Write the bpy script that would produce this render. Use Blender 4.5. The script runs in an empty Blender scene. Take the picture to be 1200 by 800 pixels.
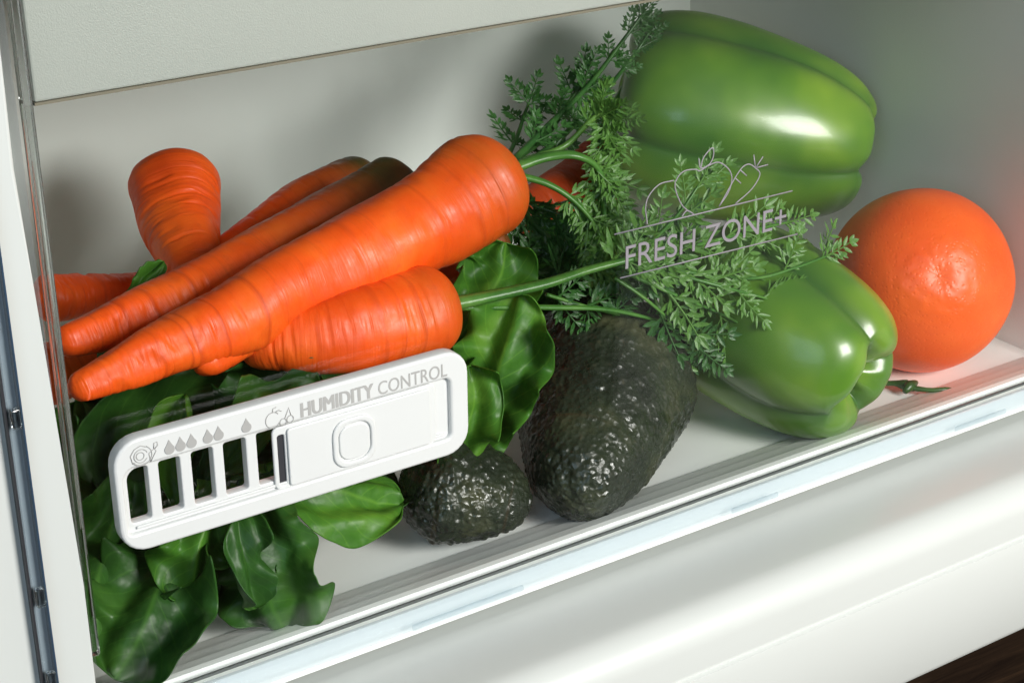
import bpy, bmesh, math, random
import numpy as np
from mathutils import Vector, Matrix, noise
random.seed(7)
S = bpy.context.scene
COL = S.collection
PI = math.pi

# ------------------------------------------------------------------ camera
F = 2060.0                                   # focal length in photo pixels (1200 wide)
XA = np.array([3370., -940., F]); XA /= np.linalg.norm(XA)
DA = np.array([45., 4676., F]); DA -= XA * (DA @ XA); DA /= np.linalg.norm(DA)
YA = np.cross(XA, DA)
MW = np.stack([XA, YA, -DA])                 # columns: image right, image down, forward (in world axes)
CAM = np.array([-.145, -.443, .329])
cam_d = bpy.data.cameras.new('camera'); cam_o = bpy.data.objects.new('camera', cam_d); COL.objects.link(cam_o)
cam_d.sensor_width = 36.0; cam_d.lens = 36.0 * F / 1200.0
cam_d.clip_start = .01; cam_d.clip_end = 50
m = Matrix.Identity(4)
for r in range(3):
    m[r][0] = MW[r, 0]; m[r][1] = -MW[r, 1]; m[r][2] = -MW[r, 2]; m[r][3] = CAM[r]
cam_o.matrix_world = m
S.camera = cam_o
FWD = Vector(MW[:, 2]); TOCAM = -FWD

# ------------------------------------------------------------------ world, lamps, exposure
W = bpy.data.worlds.new('World'); S.world = W; W.use_nodes = True
W.node_tree.nodes['Background'].inputs[0].default_value = (.88, .95, 1, 1)
W.node_tree.nodes['Background'].inputs[1].default_value = .075
def area(name, loc, target, sx, sy, power, col):
    l = bpy.data.lights.new(name, 'AREA'); l.shape = 'RECTANGLE'; l.size = sx; l.size_y = sy; l.energy = power; l.color = col
    o = bpy.data.objects.new(name, l); COL.objects.link(o); o.location = loc
    o.rotation_euler = (Vector(target) - Vector(loc)).to_track_quat('-Z', 'Y').to_euler()
    return o
area('key_softbox', (.45, -.98, .53), (.2, .08, .05), .42, .42, 19, (1, .98, .945))
area('fill_light', (-.70, -.85, .62), (.15, .0, .05), .6, .6, 3.8, (.60, .80, 1))  # added unseen fill, cool light for the interior and shaded sill
area('veil_light', (.92, -.45, -.08), (.50, 0, .03), .60, .50, .50, (1, .97, .93))  # added unseen lamp; its reflection makes the haze on the clear front
S.view_settings.view_transform = 'Standard'; S.view_settings.look = 'None'
S.view_settings.exposure = 0.0; S.view_settings.gamma = 1.0
S.render.engine = 'CYCLES'
S.cycles.max_bounces = 14; S.cycles.transparent_max_bounces = 24; S.cycles.transmission_bounces = 10
S.cycles.diffuse_bounces = 5; S.cycles.glossy_bounces = 5
S.cycles.caustics_refractive = False; S.cycles.caustics_reflective = False

# ------------------------------------------------------------------ placement helpers (photo pixel -> real point at a stated depth)
def ray(px, py): return MW @ np.array([(px - 600) / F, (py - 400) / F, 1.0])
def P(px, py, y):                            # y = metres behind the drawer front
    d = ray(px, py); return Vector(CAM + d * ((y - CAM[1]) / d[1]))
def PZ(px, py, z):
    d = ray(px, py); return Vector(CAM + d * ((z - CAM[2]) / d[2]))

# ------------------------------------------------------------------ object helpers
def link(name, me, mat=None, parent=None):
    o = bpy.data.objects.new(name, me); COL.objects.link(o)
    if mat is not None and not me.materials: me.materials.append(mat)
    if parent is not None: o.parent = parent
    return o
def tag(o, label=None, cat=None, group=None, kind=None):
    if label: o['label'] = label
    if cat: o['category'] = cat
    if group: o['group'] = group
    if kind: o['kind'] = kind
    return o
def thing(name, label, cat, loc=(0, 0, 0), group=None):
    o = bpy.data.objects.new(name, None); COL.objects.link(o); o.location = loc
    o.empty_display_size = .01
    return tag(o, label, cat, group)
def child(name, me, mat, root):              # geometry is given in world space; root is an unrotated Empty
    o = link(name, me, mat, root)
    base = Vector((0, 0, 0)); p = root
    while p is not None: base += p.location; p = p.parent
    o.location = -base
    return o
def mesh_from(name, verts, faces, smooth=True):
    me = bpy.data.meshes.new(name); me.from_pydata([tuple(v) for v in verts], [], faces); me.update()
    if smooth: me.polygons.foreach_set('use_smooth', [True] * len(me.polygons))
    return me
def bm_mesh(name, bm, smooth=False):
    bmesh.ops.recalc_face_normals(bm, faces=bm.faces)
    me = bpy.data.meshes.new(name); bm.to_mesh(me); bm.free()
    if smooth: me.polygons.foreach_set('use_smooth', [True] * len(me.polygons))
    return me
def box_mesh(name, x0, x1, y0, y1, z0, z1, bev=0.0, segs=2):
    bm = bmesh.new(); bmesh.ops.create_cube(bm, size=1)
    for v in bm.verts:
        v.co = Vector((x0 + (v.co.x + .5) * (x1 - x0), y0 + (v.co.y + .5) * (y1 - y0), z0 + (v.co.z + .5) * (z1 - z0)))
    if bev: bmesh.ops.bevel(bm, geom=bm.edges[:], offset=bev, segments=segs, profile=.5, affect='EDGES')
    return bm_mesh(name, bm)
def prism_x(name, prof, x0, x1, smooth=False):   # closed (y, z) profile swept along the drawer front
    n = len(prof); bm = bmesh.new()
    a = [bm.verts.new((x0, p[0], p[1])) for p in prof]; b = [bm.verts.new((x1, p[0], p[1])) for p in prof]
    for i in range(n): bm.faces.new((a[i], a[(i + 1) % n], b[(i + 1) % n], b[i]))
    bm.faces.new(a[::-1]); bm.faces.new(b)
    me = bm_mesh(name, bm)
    if smooth:
        me.polygons.foreach_set('use_smooth', [True] * len(me.polygons)); me.set_sharp_from_angle(angle=math.radians(32))
    return me
def catmull(pts, n):
    pts = [Vector(p) for p in pts]
    if len(pts) == 2: return [pts[0].lerp(pts[1], i / (n - 1)) for i in range(n)]
    q = [pts[0] * 2 - pts[1]] + pts + [pts[-1] * 2 - pts[-2]]
    out = []; k = len(pts) - 1
    for i in range(n):
        f = i / (n - 1) * k; s = min(int(f), k - 1); t = f - s
        a, b, c, d = q[s:s + 4]
        out.append(.5 * ((2 * b) + (c - a) * t + (2 * a - 5 * b + 4 * c - d) * t * t + (3 * b - a - 3 * c + d) * t ** 3))
    return out
def frames(pts, ref=Vector((0, 0, 1))):
    T = []
    for i in range(len(pts)):
        T.append((pts[min(i + 1, len(pts) - 1)] - pts[max(i - 1, 0)]).normalized())
    n = ref - T[0] * ref.dot(T[0])
    if n.length < 1e-4: n = Vector((1, 0, 0)) - T[0] * T[0].x
    n.normalize(); out = []
    for t in T:
        n = (n - t * n.dot(t)).normalized(); out.append((t, n, t.cross(n)))
    return out
def tube_geo(pts, radii, segs, verts, faces, ref=Vector((0, 0, 1)), flat=1.0):
    fr = frames(pts, ref); b0 = len(verts)
    for p, r, (t, n, b) in zip(pts, radii, fr):
        for k in range(segs):
            a = 2 * PI * k / segs; verts.append(p + n * (math.cos(a) * r * flat) + b * (math.sin(a) * r))
    for i in range(len(pts) - 1):
        for k in range(segs):
            k2 = (k + 1) % segs
            faces.append((b0 + i * segs + k, b0 + i * segs + k2, b0 + (i + 1) * segs + k2, b0 + (i + 1) * segs + k))
    faces.append(tuple(b0 + k for k in range(segs))[::-1])
    e = b0 + (len(pts) - 1) * segs; faces.append(tuple(e + k for k in range(segs)))
def set_attr(me, name, vals):
    a = me.attributes.new(name, 'FLOAT', 'POINT'); a.data.foreach_set('value', vals)

# ------------------------------------------------------------------ materials
def mat(name, base=(.8, .8, .8), rough=.5, spec=.5, sss=0.0, sss_r=(1, .5, .3), sss_s=.004, coat=0.0, metal=0.0):
    mt = bpy.data.materials.new(name); mt.use_nodes = True
    b = mt.node_tree.nodes['Principled BSDF']
    b.inputs['Base Color'].default_value = (*base, 1); b.inputs['Roughness'].default_value = rough
    b.inputs['Specular IOR Level'].default_value = spec; b.inputs['Metallic'].default_value = metal
    b.inputs['Subsurface Weight'].default_value = sss; b.inputs['Subsurface Radius'].default_value = sss_r
    b.inputs['Subsurface Scale'].default_value = sss_s
    b.inputs['Coat Weight'].default_value = coat; b.inputs['Coat Roughness'].default_value = .12
    return mt
class NT:
    def __init__(s, mt): s.t = mt.node_tree; s.b = s.t.nodes.get('Principled BSDF')
    def n(s, typ, **kw):
        nd = s.t.nodes.new(typ)
        for k, v in kw.items():
            if k.startswith('i_'):
                key = k[2:].replace('_', ' '); nd.inputs[key].default_value = v
            else: setattr(nd, k, v)
        return nd
    def l(s, a, b): s.t.links.new(a, b)
    def noise(s, scale, detail=3, rough=.55, vec=None, dist=0):
        nd = s.n('ShaderNodeTexNoise'); nd.inputs['Scale'].default_value = scale; nd.inputs['Detail'].default_value = detail
        nd.inputs['Roughness'].default_value = rough; nd.inputs['Distortion'].default_value = dist
        s.l(vec if vec is not None else s.coord(), nd.inputs['Vector']); return nd.outputs['Fac']
    def coord(s):
        if not hasattr(s, 'tc'): s.tc = s.n('ShaderNodeTexCoord')
        return s.tc.outputs['Object']
    def ramp(s, fac, stops):
        nd = s.n('ShaderNodeValToRGB'); cr = nd.color_ramp
        while len(cr.elements) < len(stops): cr.elements.new(.5)
        for e, (p, c) in zip(cr.elements, stops): e.position = p; e.color = (*c, 1) if len(c) == 3 else c
        s.l(fac, nd.inputs['Fac']); return nd.outputs['Color']
    def mapr(s, v, a, b, c=0., d=1.):
        nd = s.n('ShaderNodeMapRange'); s.l(v, nd.inputs[0])
        for i, x in enumerate((a, b, c, d)): nd.inputs[i + 1].default_value = x
        return nd.outputs[0]
    def mix(s, fac, a, b, blend='MIX'):
        nd = s.n('ShaderNodeMix', data_type='RGBA', blend_type=blend)
        for sock, v in ((nd.inputs[0], fac), (nd.inputs[6], a), (nd.inputs[7], b)):
            if hasattr(v, 'is_output'): s.l(v, sock)
            elif isinstance(v, (int, float)): sock.default_value = v
            else: sock.default_value = (*v, 1)
        return nd.outputs[2]
    def math(s, op, a, b=None):
        nd = s.n('ShaderNodeMath', operation=op)
        for sock, v in zip(nd.inputs, (a, b)):
            if v is None: continue
            if hasattr(v, 'is_output'): s.l(v, sock)
            else: sock.default_value = v
        return nd.outputs[0]
    def attr(s, name):
        return s.n('ShaderNodeAttribute', attribute_name=name).outputs['Fac']
    def bump(s, h, strength, dist, prev=None):
        nd = s.n('ShaderNodeBump'); nd.inputs['Strength'].default_value = strength; nd.inputs['Distance'].default_value = dist
        s.l(h, nd.inputs['Height'])
        if prev is not None: s.l(prev, nd.inputs['Normal'])
        s.l(nd.outputs[0], s.b.inputs['Normal']); return nd.outputs[0]

def carrot_material(name, green, dull=1.0):
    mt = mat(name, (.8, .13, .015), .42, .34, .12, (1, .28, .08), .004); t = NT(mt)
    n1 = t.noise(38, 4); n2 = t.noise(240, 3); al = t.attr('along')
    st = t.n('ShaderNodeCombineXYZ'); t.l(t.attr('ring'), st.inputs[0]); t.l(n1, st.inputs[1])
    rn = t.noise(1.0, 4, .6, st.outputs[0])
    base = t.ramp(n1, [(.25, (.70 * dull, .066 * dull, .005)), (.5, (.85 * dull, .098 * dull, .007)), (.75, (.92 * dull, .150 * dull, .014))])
    base = t.mix(t.mapr(n2, .60, .78, 0, .35), base, (.55, .06, .01))
    base = t.mix(t.mapr(rn, .54, .70, 0, .55), base, (.46, .042, .006))          # darker growth rings
    g = t.mapr(al, *( (.46, 0.10) if green > .9 else (.26, 0.0)))
    g = t.math('MULTIPLY', g, t.mapr(n1, .3, .65, .80 if green > .9 else .25, 1.0))
    g = t.math('MULTIPLY', g, green)
    base = t.mix(g, base, (.055, .045, .010) if green > .9 else (.14, .075, .012))
    t.l(base, t.b.inputs['Base Color'])
    t.l(t.mapr(n2, .3, .7, .34, .56), t.b.inputs['Roughness'])
    b = t.bump(rn, .50, .0014); t.bump(n2, .16, .0006, b)
    return mt
M_CARROT = carrot_material('carrot_skin', .70)
M_CARROT_G = carrot_material('carrot_skin_green_shoulder', 1.0)
M_CARROT_SHADED = carrot_material('carrot_skin_shaded', .12, .42)  # base colour darkened to stand in for shade on the rear carrot
M_CARROT_P = carrot_material('carrot_skin_plain', .12)

def pepper_material():
    mt = mat('pepper_skin', (.1, .25, .03), .30, .5, .15, (.4, 1, .15), .005, coat=.22); t = NT(mt)
    n1 = t.noise(17, 3); n2 = t.noise(700, 2); al = t.attr('along'); gr = t.attr('groove')
    base = t.ramp(n1, [(.3, (.042, .13, .018)), (.5, (.100, .22, .021)), (.72, (.225, .36, .034))])
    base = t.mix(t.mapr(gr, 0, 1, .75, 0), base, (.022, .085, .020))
    tip = t.math('MULTIPLY', t.mapr(al, .90, .975), t.mapr(t.noise(26, 2), .52, .66))
    base = t.mix(t.math('MULTIPLY', tip, t.attr('blush')), base, (.62, .10, .02))
    t.l(base, t.b.inputs['Base Color'])
    t.bump(t.noise(30, 2), .10, .004)
    return mt
M_PEPPER = pepper_material()

def avocado_material():
    mt = mat('avocado_skin', (.02, .025, .015), .36, .5); t = NT(mt)
    v = t.n('ShaderNodeTexVoronoi'); v.inputs['Scale'].default_value = 420; t.l(t.coord(), v.inputs['Vector'])
    n1 = t.noise(45, 4); n2 = t.noise(300, 4)
    sc = t.n('ShaderNodeMapping'); sc.inputs['Scale'].default_value = (5, 5, 160); t.l(t.coord(), sc.inputs['Vector'])
    rn = t.noise(1.0, 3, .6, sc.outputs[0])
    base = t.ramp(n1, [(.3, (.012, .016, .011)), (.55, (.025, .033, .019)), (.75, (.058, .062, .030))])
    base = t.mix(t.mapr(rn, .6, .72, 0, .6), base, (.075, .035, .014))
    base = t.mix(t.mapr(n2, .62, .72, 0, .5), base, (.06, .055, .03))
    t.l(base, t.b.inputs['Base Color']); t.l(t.mapr(n2, .3, .7, .20, .42), t.b.inputs['Roughness'])
    b = t.bump(v.outputs['Distance'], .5, .0011); t.bump(n2, .35, .0007, b)
    return mt
M_AVO = avocado_material()

def orange_material():
    mt = mat('orange_peel', (.85, .13, .012), .40, .4, .2, (1, .3, .08), .004); t = NT(mt)
    n1 = t.noise(30, 3); v = t.n('ShaderNodeTexVoronoi'); v.inputs['Scale'].default_value = 520; t.l(t.coord(), v.inputs['Vector'])
    v2 = t.n('ShaderNodeTexVoronoi'); v2.inputs['Scale'].default_value = 260; t.l(t.coord(), v2.inputs['Vector'])
    pits = t.mapr(v.outputs['Distance'], .0, .35)
    base = t.ramp(n1, [(.3, (.80, .092, .008)), (.6, (.88, .13, .012)), (.8, (.92, .17, .018))])
    t.l(base, t.b.inputs['Base Color'])
    b = t.bump(pits, .24, .0006); b = t.bump(t.mapr(v2.outputs['Distance'], 0, .3), .12, .0009, b); t.bump(t.noise(70, 3), .10, .0018, b)
    return mt
M_ORANGE = orange_material()

def leaf_material(name, dark, mid, light, trans=.25):
    mt = mat(name, mid, .42, .38); t = NT(mt)
    n1 = t.noise(45, 4); n2 = t.noise(300, 3); lu = t.attr('leaf_u'); lv = t.attr('leaf_v')
    av = t.math('ABSOLUTE', lv)
    ph = t.math('SUBTRACT', t.math('MULTIPLY', lu, 9.0), t.math('MULTIPLY', av, 3.2))
    ph = t.math('ADD', ph, t.math('MULTIPLY', n1, .9))
    tri = t.math('PINGPONG', ph, .5)
    lat = t.mapr(tri, .0, .07, 1, 0)
    mid_r = t.mapr(av, .0, .05, 1, 0)
    vein = t.math('MAXIMUM', t.math('MULTIPLY', lat, .6), mid_r)
    base = t.ramp(n1, [(.28, dark), (.52, mid), (.78, light)])
    base = t.mix(t.math('MULTIPLY', vein, .35), base, tuple(min(1, c * 1.5) for c in light))
    t.l(base, t.b.inputs['Base Color']); t.l(t.mapr(n2, .3, .7, .36, .52), t.b.inputs['Roughness'])
    b = t.bump(vein, -.5, .0012); b = t.bump(n1, .35, .004, b); t.bump(n2, .10, .0006, b)
    tr = t.n('ShaderNodeBsdfTranslucent'); t.l(base, tr.inputs['Color'])
    ms = t.n('ShaderNodeMixShader'); ms.inputs[0].default_value = trans
    t.l(t.b.outputs[0], ms.inputs[1]); t.l(tr.outputs[0], ms.inputs[2])
    t.l(ms.outputs[0], t.t.nodes['Material Output'].inputs['Surface'])
    return mt
M_LETTUCE = leaf_material('lettuce_leaf_dark_green', (.018, .068, .012), (.034, .120, .017), (.075, .20, .026))
M_LETTUCE_B = leaf_material('lettuce_leaf_bright_green', (.040, .145, .018), (.085, .26, .026), (.19, .40, .042), .38)

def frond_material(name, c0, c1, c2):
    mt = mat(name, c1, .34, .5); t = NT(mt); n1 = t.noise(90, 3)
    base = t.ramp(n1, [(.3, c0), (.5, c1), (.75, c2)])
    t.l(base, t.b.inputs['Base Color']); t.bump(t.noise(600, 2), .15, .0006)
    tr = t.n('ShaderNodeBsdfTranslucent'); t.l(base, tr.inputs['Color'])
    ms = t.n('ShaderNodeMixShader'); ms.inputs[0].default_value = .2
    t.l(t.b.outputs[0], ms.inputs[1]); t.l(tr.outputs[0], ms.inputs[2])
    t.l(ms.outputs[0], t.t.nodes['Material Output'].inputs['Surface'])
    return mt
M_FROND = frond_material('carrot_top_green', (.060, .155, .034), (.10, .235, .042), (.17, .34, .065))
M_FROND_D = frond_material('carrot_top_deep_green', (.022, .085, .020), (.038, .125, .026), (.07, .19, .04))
M_STALK = frond_material('carrot_stalk_green', (.045, .15, .025), (.075, .22, .035), (.14, .30, .06))

def plastic(name, base, rough, var=.03, bump=.03, scale=60):
    mt = mat(name, base, rough, .5); t = NT(mt); n = t.noise(scale, 4)
    lo = tuple(c * (1 - var) for c in base); hi = tuple(min(1, c * (1 + var)) for c in base)
    t.l(t.ramp(n, [(.3, lo), (.7, hi)]), t.b.inputs['Base Color'])
    t.l(t.mapr(t.noise(scale * 5, 3), .3, .7, rough * .97, rough * 1.03), t.b.inputs['Roughness'])
    if bump: t.bump(t.noise(scale * 8, 3), bump, .0006)
    return mt
M_WHITE = plastic('white_gloss_plastic', (.61, .63, .60), .30, .004, .0)
M_PLATE = plastic('white_satin_plastic', (.67, .68, .665), .35, .008, .0, 90)
M_TUB = plastic('pale_grey_tub_plastic', (.74, .785, .75), .42, .01, .02, 30)
M_FLOOR = plastic('white_tray_plastic', (.88, .90, .87), .35, .01, .01, 30)
M_PRINT = plastic('grey_print', (.36, .34, .35), .5, .04, .0)
M_PRINT_G = plastic('lilac_grey_print', (.25, .23, .25), .5, .04, .0)
M_PRINT_L = plastic('light_grey_print', (.38, .375, .36), .5, .04, .0)
M_EDGE_LINE = plastic('dark_grey_edge_line', (.09, .10, .095), .4)  # dark tone for the line under the panel
M_BEDGE = plastic('brownish_edge', (.16, .145, .10), .4)
M_NAVY = plastic('dark_blue_edge', (.03, .06, .10), .3)
M_CHAN = plastic('blue_grey_channel', (.40, .45, .48), .4)
M_DARK = plastic('dark_gap', (.03, .03, .035), .5)

def glass_material(name, tint, ior, rough=0.0, haze=0.0, strength=1.0):
    mt = bpy.data.materials.new(name); mt.use_nodes = True; t = NT(mt); t.t.nodes.remove(t.b)
    tr = t.n('ShaderNodeBsdfTransparent'); tr.inputs[0].default_value = (*tint, 1)
    gl = t.n('ShaderNodeBsdfGlossy'); gl.inputs['Roughness'].default_value = rough
    lw = t.n('ShaderNodeLayerWeight'); lw.inputs['Blend'].default_value = .5      # Schlick's Fresnel, the same from both sides
    f0 = ((ior - 1) / (ior + 1)) ** 2
    f = t.math('MULTIPLY', t.math('ADD', t.math('MULTIPLY', t.math('POWER', lw.outputs['Facing'], 5.0), 1 - f0), f0), strength)
    ms = t.n('ShaderNodeMixShader'); t.l(f, ms.inputs[0]); t.l(tr.outputs[0], ms.inputs[1]); t.l(gl.outputs[0], ms.inputs[2])
    out = ms.outputs[0]
    if haze:
        df = t.n('ShaderNodeBsdfDiffuse'); df.inputs[0].default_value = (.42, .50, .56, 1)
        m2 = t.n('ShaderNodeMixShader'); m2.inputs[0].default_value = haze
        t.l(out, m2.inputs[1]); t.l(df.outputs[0], m2.inputs[2]); out = m2.outputs[0]
    t.l(out, t.t.nodes['Material Output'].inputs['Surface'])
    return mt
M_GLASS = glass_material('clear_drawer_front', (.985, .99, .985), 1.40, .0, 0.0, .5)
M_CLEAR = glass_material('clear_lip_plastic', (.93, .955, .97), 1.5, .04, .05)
M_SIDE = glass_material('clear_side_plastic', (.93, .94, .94), 1.45, .05, .07)
M_EDGE = mat('clear_edge_plastic', (.86, .90, .90), .06, .5); M_EDGE.node_tree.nodes['Principled BSDF'].inputs['Transmission Weight'].default_value = 1.0
M_EDGE.node_tree.nodes['Principled BSDF'].inputs['IOR'].default_value = 1.45

def frosted_material():
    mt = mat('frosted_plastic', (.60, .62, .57), .45, .4); t = NT(mt)
    n = t.noise(2300, 2); n2 = t.noise(14, 2)
    base = t.mix(t.mapr(n2, .3, .7, 0, .5), (.50, .53, .475), (.43, .47, .425))
    base = t.mix(t.mapr(n, .35, .65, 0, .22), base, (.36, .40, .36))
    t.l(base, t.b.inputs['Base Color']); t.bump(n, .32, .0005)
    tr = t.n('ShaderNodeBsdfTranslucent'); tr.inputs[0].default_value = (.88, .90, .86, 1)
    ms = t.n('ShaderNodeMixShader'); ms.inputs[0].default_value = .40
    t.l(t.b.outputs[0], ms.inputs[1]); t.l(tr.outputs[0], ms.inputs[2])
    t.l(ms.outputs[0], t.t.nodes['Material Output'].inputs['Surface'])
    return mt
M_FROST = frosted_material()
def wood_material():
    mt = mat('dark_wood', (.05, .03, .02), .9, .02); t = NT(mt)
    mp = t.n('ShaderNodeMapping'); mp.inputs['Scale'].default_value = (6, 70, 6); mp.inputs['Rotation'].default_value = (0, 0, .35)
    t.l(t.coord(), mp.inputs['Vector']); n = t.noise(1.2, 6, .65, mp.outputs[0], .6)
    t.l(t.ramp(n, [(.3, (.014, .009, .007)), (.52, (.040, .024, .015)), (.72, (.085, .048, .026))]), t.b.inputs['Base Color'])
    t.bump(n, .08, .001); return mt
M_WOOD = wood_material()
M_TWIG = frond_material('twig_green', (.02, .06, .012), (.035, .095, .015), (.06, .14, .025))

# ------------------------------------------------------------------ setting: floor of the room
fl = link('wood_floor', box_mesh('wood_floor', -2.0, 3.0, -2.5, 2.0, -.39, -.35), M_WOOD)
tag(fl, 'dark brown wooden floor below the refrigerator', kind='structure')

# ------------------------------------------------------------------ refrigerator cabinet
fridge = thing('refrigerator', 'white refrigerator interior framing the drawer with a sill and left jamb', 'refrigerator', (.2, .1, -.349))
sill_prof = [(.30, -.030), (.012, -.030), (.010, -.0125)] + [(-.034 + .042 * (1 - k / 12), -.0065 - 1.3 * (.042 * (1 - k / 12)) ** 2) for k in range(12)]
for k in range(9):                                         # rounded nose
    a = PI / 2 + (PI / 2) * k / 8; sill_prof.append((-.034 + math.cos(a) * .012, -.0175 + math.sin(a) * .011))
sill_prof += [(-.0463, -.0275), (-.0450, -.0284), (-.0450, -.0296), (-.0466, -.0304), (-.0472, -.0335), (-.0478, -.0715), (-.0462, -.0745), (-.043, -.0755), (.30, -.0755)]
child('sill', prism_x('sill', sill_prof, -.20, .75, True), M_WHITE, fridge)
child('lower_cabinet', box_mesh('lower_cabinet', -.20, .75, .30, .34, -.349, -.0765, .004), M_WHITE, fridge)
# left jamb: face leans slightly, its right edge follows the drawer side
bm = bmesh.new()
jf = [(-.0115, -.012, .60), (-.0105, -.012, .26), (-.0112, -.012, .188), (-.0098, -.012, .144), (-.0068, -.012, .062), (-.0066, -.012, -.0055)]
ring = [Vector(p) for p in jf]
back = [Vector((p[0] + .000, .004, p[2])) for p in jf]
left = [Vector((-.30, -.012, p[2])) for p in jf]
lb = [Vector((-.30, .004, p[2])) for p in jf]
rows = []
for i in range(len(jf)): rows.append([bm.verts.new(v[i]) for v in (left, ring, back, lb)])
for i in range(len(jf) - 1):
    for k in range(4): bm.faces.new((rows[i][k], rows[i][(k + 1) % 4], rows[i + 1][(k + 1) % 4], rows[i + 1][k]))
bm.faces.new(rows[0]); bm.faces.new(rows[-1])
bmesh.ops.bevel(bm, geom=[e for e in bm.edges if abs(e.verts[0].co.z - e.verts[1].co.z) > .01 and e.verts[0].co.x > -.1 and e.verts[0].co.y < -.01], offset=.0012, segments=3, profile=.5, affect='EDGES')
child('side_jamb', bm_mesh('side_jamb', bm), M_WHITE, fridge)
# clear trim strip standing on the jamb
child('trim_strip', box_mesh('trim_strip', -.0226, -.0194, -.0165, -.0130, -.0052, .30, .0006), M_CLEAR, fridge)
child('trim_line', box_mesh('trim_line', -.0234, -.0228, -.0150, -.0128, -.0052, .30), M_DARK, fridge)
child('trim_line', box_mesh('trim_line', -.0192, -.0187, -.0156, -.0128, -.0052, .30), M_NAVY, fridge)
child('trim_channel', box_mesh('trim_channel', -.0232, -.0188, -.0126, -.0118, -.0054, .3005), M_CHAN, fridge)
for z in (.034, .062, .118): child('trim_clip', box_mesh('trim_clip', -.0222, -.0196, -.0172, -.0150, z, z + .006, .0005), M_EDGE, fridge)
child('unseen_back_liner', box_mesh('unseen_back_liner', -.05, .56, .300, .306, -.011, .40), M_WHITE, fridge)  # liners out of view, added so light does not leak in
child('unseen_side_liner', box_mesh('unseen_side_liner', -.06, -.05, .005, .306, -.011, .40), M_WHITE, fridge)
child('unseen_side_liner', box_mesh('unseen_side_liner', .56, .57, -.02, .306, -.011, .40), M_WHITE, fridge)
child('light_block_shelf', box_mesh('light_block_shelf', -.049, .559, .012, .299, .335, .341, .001), M_FROST, fridge)  # out of view, added to block light from above the drawer

# ------------------------------------------------------------------ crisper drawer
XL, XR, YB = -.012, .455, .282
drawer = thing('crisper_drawer', 'clear fronted crisper drawer printed fresh zone with white humidity plate', 'drawer', (.22, .14, -.005))
tray_prof = [(YB, 0), (.031, 0), (.0290, .0012), (.0215, .0036), (.0205, .0045), (.0120, .0072), (.0110, .0081), (.0060, .0094), (.0036, .0094), (.0033, .0060), (-.0006, .0060), (-.0006, -.004), (YB, -.004)]
child('tray_floor', prism_x('tray_floor', tray_prof, XL - .029, XR), M_FLOOR, drawer)
child('back_wall', box_mesh('back_wall', XL, XR + .003, YB, YB + .003, -.004, .26), M_TUB, drawer)
child('side_wall', box_mesh('side_wall', XR, XR + .003, .004, YB, -.004, .26), M_TUB, drawer)
child('side_wall', box_mesh('side_wall', XL - .032, XL - .029, .006, YB, -.004, .26), M_TUB, drawer)
child('front_panel', box_mesh('front_panel', XL + .010, XR + .02, 0, .0030, .0066, .2002), M_GLASS, drawer)
child('panel_dark_line', box_mesh('panel_dark_line', -.003, XR + .02, -.0010, -.0002, .0086, .0096), M_EDGE_LINE, drawer)  # added strip painting the dark reflection along the panel's bottom edge
# thick clear end of the panel beside the jamb
child('panel_edge', box_mesh('panel_edge', XL - .004, -.0054, -.002, .006, .0082, .34, .0008), M_SIDE, drawer)
child('panel_edge', box_mesh('panel_edge', -.0034, -.0008, -.0015, .003, .030, .34, .0006), M_EDGE, drawer)
child('frosted_band', box_mesh('frosted_band', -.0004, XR + .02, -.0012, .0040, .2014, .34, .0006), M_FROST, drawer)
child('band_edge', box_mesh('band_edge', -.0004, XR + .02, -.0010, .0038, .2004, .2012), M_BEDGE, drawer)
child('clear_lip', box_mesh('clear_lip', XL + .008, XR + .02, -.0050, -.0014, .0008, .0080, .0008), M_CLEAR, drawer)
for x0, x1 in ((.005, .030), (.105, .150), (.245, .268), (.365, .395)):
    child('lip_rib', box_mesh('lip_rib', x0, x1, -.0064, -.0053, .0014, .0040, .0005), M_CLEAR, drawer)

# --- curve-made flat shapes in the plane of the front (x, z)
def flat_shape(name, loops, y0, y1, bev=0.0):
    cu = bpy.data.curves.new(name, 'CURVE'); cu.dimensions = '2D'; cu.fill_mode = 'BOTH'
    d = abs(y1 - y0); cu.extrude = max(d / 2 - bev, 1e-5); cu.bevel_depth = bev; cu.bevel_resolution = 2; cu.offset = -bev
    for lp in loops:
        sp = cu.splines.new('POLY'); sp.points.add(len(lp) - 1); sp.use_cyclic_u = True
        for p, c in zip(sp.points, lp): p.co = (c[0], c[1], 0, 1)
    return curve_mesh(name, cu, (y0 + y1) / 2)
def curve_mesh(name, cu, yc, fit=None):
    o = bpy.data.objects.new(name, cu); COL.objects.link(o)
    dg = bpy.context.evaluated_depsgraph_get(); me = bpy.data.meshes.new_from_object(o.evaluated_get(dg))
    bpy.data.objects.remove(o)
    co = np.empty(len(me.vertices) * 3); me.vertices.foreach_get('co', co); co = co.reshape(-1, 3)
    if fit:
        x0, x1, z0, z1 = fit; mn, mx = co[:, :2].min(0), co[:, :2].max(0)
        co[:, 0] = x0 + (co[:, 0] - mn[0]) / (mx[0] - mn[0]) * (x1 - x0)
        co[:, 1] = z0 + (co[:, 1] - mn[1]) / (mx[1] - mn[1]) * (z1 - z0)
    out = np.stack([co[:, 0], yc - co[:, 2], co[:, 1]], 1)
    me.vertices.foreach_set('co', out.ravel()); me.update(); me.name = name
    return me
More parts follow.
